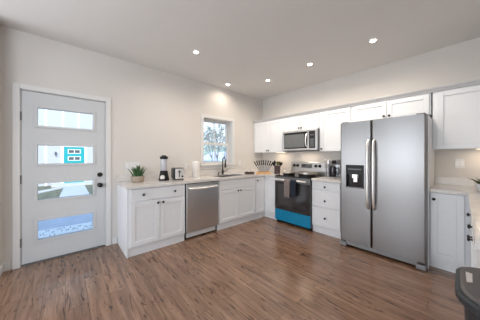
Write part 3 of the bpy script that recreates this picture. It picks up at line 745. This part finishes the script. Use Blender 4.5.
# ------------------------------------------------------------------ waste bin (flat back against the end of the right run)
t = thing('waste_bin', 'dark grey half-round waste bin standing at the end of the right run', 'waste bin', (3.391, -2.46, 0))
def dshape(w, d, inset=0, n=20):
    r = .05; pts = []
    x0, x1 = inset, w-inset; y0 = -inset
    R2 = .075
    for i in range(7): a = PI/2*i/6; pts.append((x1-R2+R2*math.cos(a), y0-R2+R2*math.sin(a)))
    for i in range(7): a = PI/2*i/6; pts.append((x0+R2-R2*math.sin(a), y0-R2+R2*math.cos(a)))
    st = .22
    for i in range(n+1):
        a = PI*i/n; cxm = (x0+x1)/2; pts.append((cxm-(x1-x0)/2*math.cos(a), -st-(d-inset-st)*math.sin(a)**.7 if 0 < i < n else -st))
    return pts
BW, BD, BZ = .48, .40, .81
def loft(bm, secs):
    rs = [[bm.verts.new((x, y, z)) for x, y in o] for o, z in secs]; n = len(rs[0])
    for a, b2 in zip(rs, rs[1:]):
        for i in range(n): bm.faces.new((a[i], a[(i+1) % n], b2[(i+1) % n], b2[i]))
    bm.faces.new(rs[0][::-1]); bm.faces.new(rs[-1]); return bm
obj('bin_body', loft(B(), [(dshape(BW, BD, .05), 0), (dshape(BW, BD, .047), .02), (dshape(BW, BD, .022), BZ-.04)]), 'can', t)
obj('rim', loft(B(), [(dshape(BW, BD, .006), BZ-.04), (dshape(BW, BD, 0), BZ-.034), (dshape(BW, BD, 0), BZ-.015), (dshape(BW, BD, .006), BZ-.006), (dshape(BW, BD, .012), BZ-.006)]), 'can', t)
ld = obj('bin_lid', loft(B(), [(dshape(BW, BD, .013), BZ-.006), (dshape(BW, BD, .014), BZ), (dshape(BW, BD, .022), BZ+.003)]), 'canlid', t)
b = B(); prism(b, [(.030, -.205), (.045, -.195), (.046, -.112), (.028, -.108)], BZ+.003, BZ+.0045); obj('sticker', b, 'sticker', ld)
obj('foot_pedal', box(B(), BW/2-.06, BW/2+.06, -BD-.03, -BD+.08, .02, .035), 'canlid', t, bevel=.004)

# ------------------------------------------------------------------ outdoors
struct('ground', box(B(), -60, -.15, -45, 45, -.30, -.22), 'grass')
struct('porch_slab', box(B(), -2.3, -.16, -5.6, -2.0, -.22, -.03), 'conc')
# path to the neighbour
b = B(); prism(b, [(-2.3, -4.15), (-2.3, -3.1), (-5.6, -3.08), (-9.6, -3.04), (-9.6, -3.82), (-5.78, -3.98)], -.225, -.19); struct('garden_path', b, 'conc')
b = B(); prism(b, [(-7.3, -5.0), (-8.1, -5.0), (-9.75, -3.84), (-9.2, -3.84)], -.225, -.185); struct('side_path', b, 'kerb')
t = thing('door_mat', 'pale frosty grey door mat with dark marks on the porch outside', 'mat', (-1.30, -3.76, -.03))
obj('mat_base', box(B(), -.22, .42, -.46, .46, 0, .014), 'mat_', t)
b = B()
for i in range(26):
    x = random.choice((-.10, .05, .20))+random.uniform(-.03, .03); y = -.38+.76*i/26; box(b, x-.03, x+.03, y, y+.012, .014, .016)
    if i % 3 == 0: box(b, x-.03, x-.018, y, y+.03, .014, .016)
obj('dark_marks', b, 'matd', t)
# neighbour house
NX = -10.7
t = thing('neighbour_house', 'white board-and-batten house with turquoise front door across the lawn', 'house', (NX, -3.4, -.22))
b = B(); box(b, -7, 0, -5.0, 3.6, 0, 6); obj('siding_wall', b, 'siding', t)
b = B()
for k in range(-6, 6):
    y = -.47+.645*k
    if y > -5 and y < 3.5: box(b, 0, .05, y-.05, y+.05, 2.14 if k in (0, 1) else 0, 6)
obj('battens', b, 'batten', t)
b = B(); o = [(-5.4, 5.9), (-.7, 8.6), (4.0, 5.9), (4.0, 6.1), (-.7, 8.85), (-5.4, 6.1)]
a1 = [b.verts.new((-7.4, y, z)) for y, z in o]; a2 = [b.verts.new((.4, y, z)) for y, z in o]
b.faces.new(a1); b.faces.new(a2[::-1])
for i in range(6): b.faces.new((a1[i], a1[(i+1) % 6], a2[(i+1) % 6], a2[i]))
obj('roof', b, 'roof', t)
frm = obj('door_frame', frame(B(), 0, 1, 0, 1, 0, 1, .1), 'batten', t); bpy.data.objects.remove(frm)
b = B(); box(b, 0, .07, -.56, -.44, 0, 2.14); box(b, 0, .07, .42, .54, 0, 2.14); box(b, 0, .07, -.44, .42, 2.02, 2.14); obj('door_trim', b, 'batten', t)
nd = obj('front_door', box(B(), .0, .045, -.44, .42, 0, 2.02), 'turq', t)
for z in (.75, 1.28, 1.66):
    b = B(); box(b, .045, .055, -.28, .26, z, z+.24); f = obj('pane_frame', b, 'batten', nd)
    for s in (-.24, .01): obj('glass_panel', box(B(), .055, .06, s, s+.21, z+.04, z+.20), 'display', f)
obj('door_step', box(B(), 0, .9, -.9, .9, 0, .10), 'kerb', t)
wl_ = obj('porch_lamp', box(B(), 0, .10, -.77, -.73, 1.72, 1.76), 'case', t)
b = B(); lathe(b, [(.03, 0), (.045, .02), (.045, .13), (.015, .17)], (.13, -.75, 1.58), 12); obj('lamp_glass', b, 'display', wl_)
# cream house seen through the sink window
t = thing('garden_shed', 'low cream gabled shed seen at the bottom of the sink window', 'shed', (-17, 13.8, -.22))
b = B(); o = [(-2.6, 0), (-2.6, .9), (0, 2.0), (2.6, .9), (2.6, 0)]
a1 = [b.verts.new((-6, y, z)) for y, z in o]; a2 = [b.verts.new((0, y, z)) for y, z in o]
b.faces.new(a1); b.faces.new(a2[::-1])
for i in range(5): b.faces.new((a1[i], a1[(i+1) % 5], a2[(i+1) % 5], a2[i]))
obj('gable_wall', b, 'cream', t)
b = B(); o = [(-2.9, .8), (0, 2.02), (2.9, .8), (2.9, .95), (0, 2.2), (-2.9, .95)]
a1 = [b.verts.new((-6.3, y, z)) for y, z in o]; a2 = [b.verts.new((.4, y, z)) for y, z in o]
b.faces.new(a1); b.faces.new(a2[::-1])
for i in range(6): b.faces.new((a1[i], a1[(i+1) % 6], a2[(i+1) % 6], a2[i]))
obj('roof', b, 'batten', t)
b = B(); frame(b, -.3, .3, 0, .03, .6, 1.3, .06)
g = obj('gable_window', b, 'batten', t); g.rotation_euler = (0, 0, PI/2); g.location = (.03, 0, 0)

def tree(label, loc, h, seed, spread=.5, crown=1500):
    rnd = random.Random(seed)
    t = thing('garden_tree', label, 'tree', loc, 0)
    b = B(); tips = []
    def grow(p, d, ln, r, lv):
        q = p+d*ln; m_ = p+d*ln*.5+Vector((rnd.uniform(-1, 1), rnd.uniform(-1, 1), 0))*ln*.05
        tube(b, [p, m_, q], [r, r*.85, r*.65], 5, False)
        tips.append(q)
        if lv == 0: return
        for k in range(3 if lv > 1 else 2):
            a = rnd.uniform(0, 2*PI); n = (d+Vector((math.cos(a), math.sin(a), rnd.uniform(-.2, .5)))*spread*1.3).normalized()
            grow(q, n, ln*rnd.uniform(.6, .8), r*.6, lv-1)
    grow(Vector((0, 0, 0)), Vector((0, 0, 1)), h*.22, h*.010, 6)
    obj('trunk_and_branches', b, 'bark', t)
    b = B()
    for i in range(crown):
        p = rnd.choice(tips)+Vector((rnd.gauss(0, .3), rnd.gauss(0, .3), rnd.gauss(0, .3))); n = Vector((rnd.gauss(0, 1), rnd.gauss(0, 1), rnd.gauss(0, 1))).normalized(); u = n.orthogonal(); w = n.cross(u); s = rnd.uniform(.06, .14)
        b.faces.new([b.verts.new(p+u*s), b.verts.new(p+w*s*.6), b.verts.new(p-u*s), b.verts.new(p-w*s*.6)])
    obj('sparse_leaves', b, 'foliage', t)
tree('bare-branched tree outside the sink window, nearest and leftmost', (-8.6, 4.6, -.22), 6.0, 3, crown=60)
tree('bare-branched tree behind the left tree, above the shed roof', (-13.5, 7.4, -.22), 6, 11, crown=140)
tree('bare-branched tree at the right edge of the sink window view', (-15.5, 10.6, -.22), 6, 21, crown=140)
t = thing('garden_hedge', 'blue-green hedge far behind the trees in the sink window', 'hedge', (-31, 21, -.22))
rnd = random.Random(5); b = B()
for k in range(60):
    lathe(b, [(.1, 0), (1.1, .6), (1.2, 1.6), (.7, 2.5+rnd.random()), (.05, 3.1+rnd.random())], (rnd.uniform(-1, 1), -14+28*k/60, 0), 7)
obj('hedge_foliage', b, 'foliage', t)
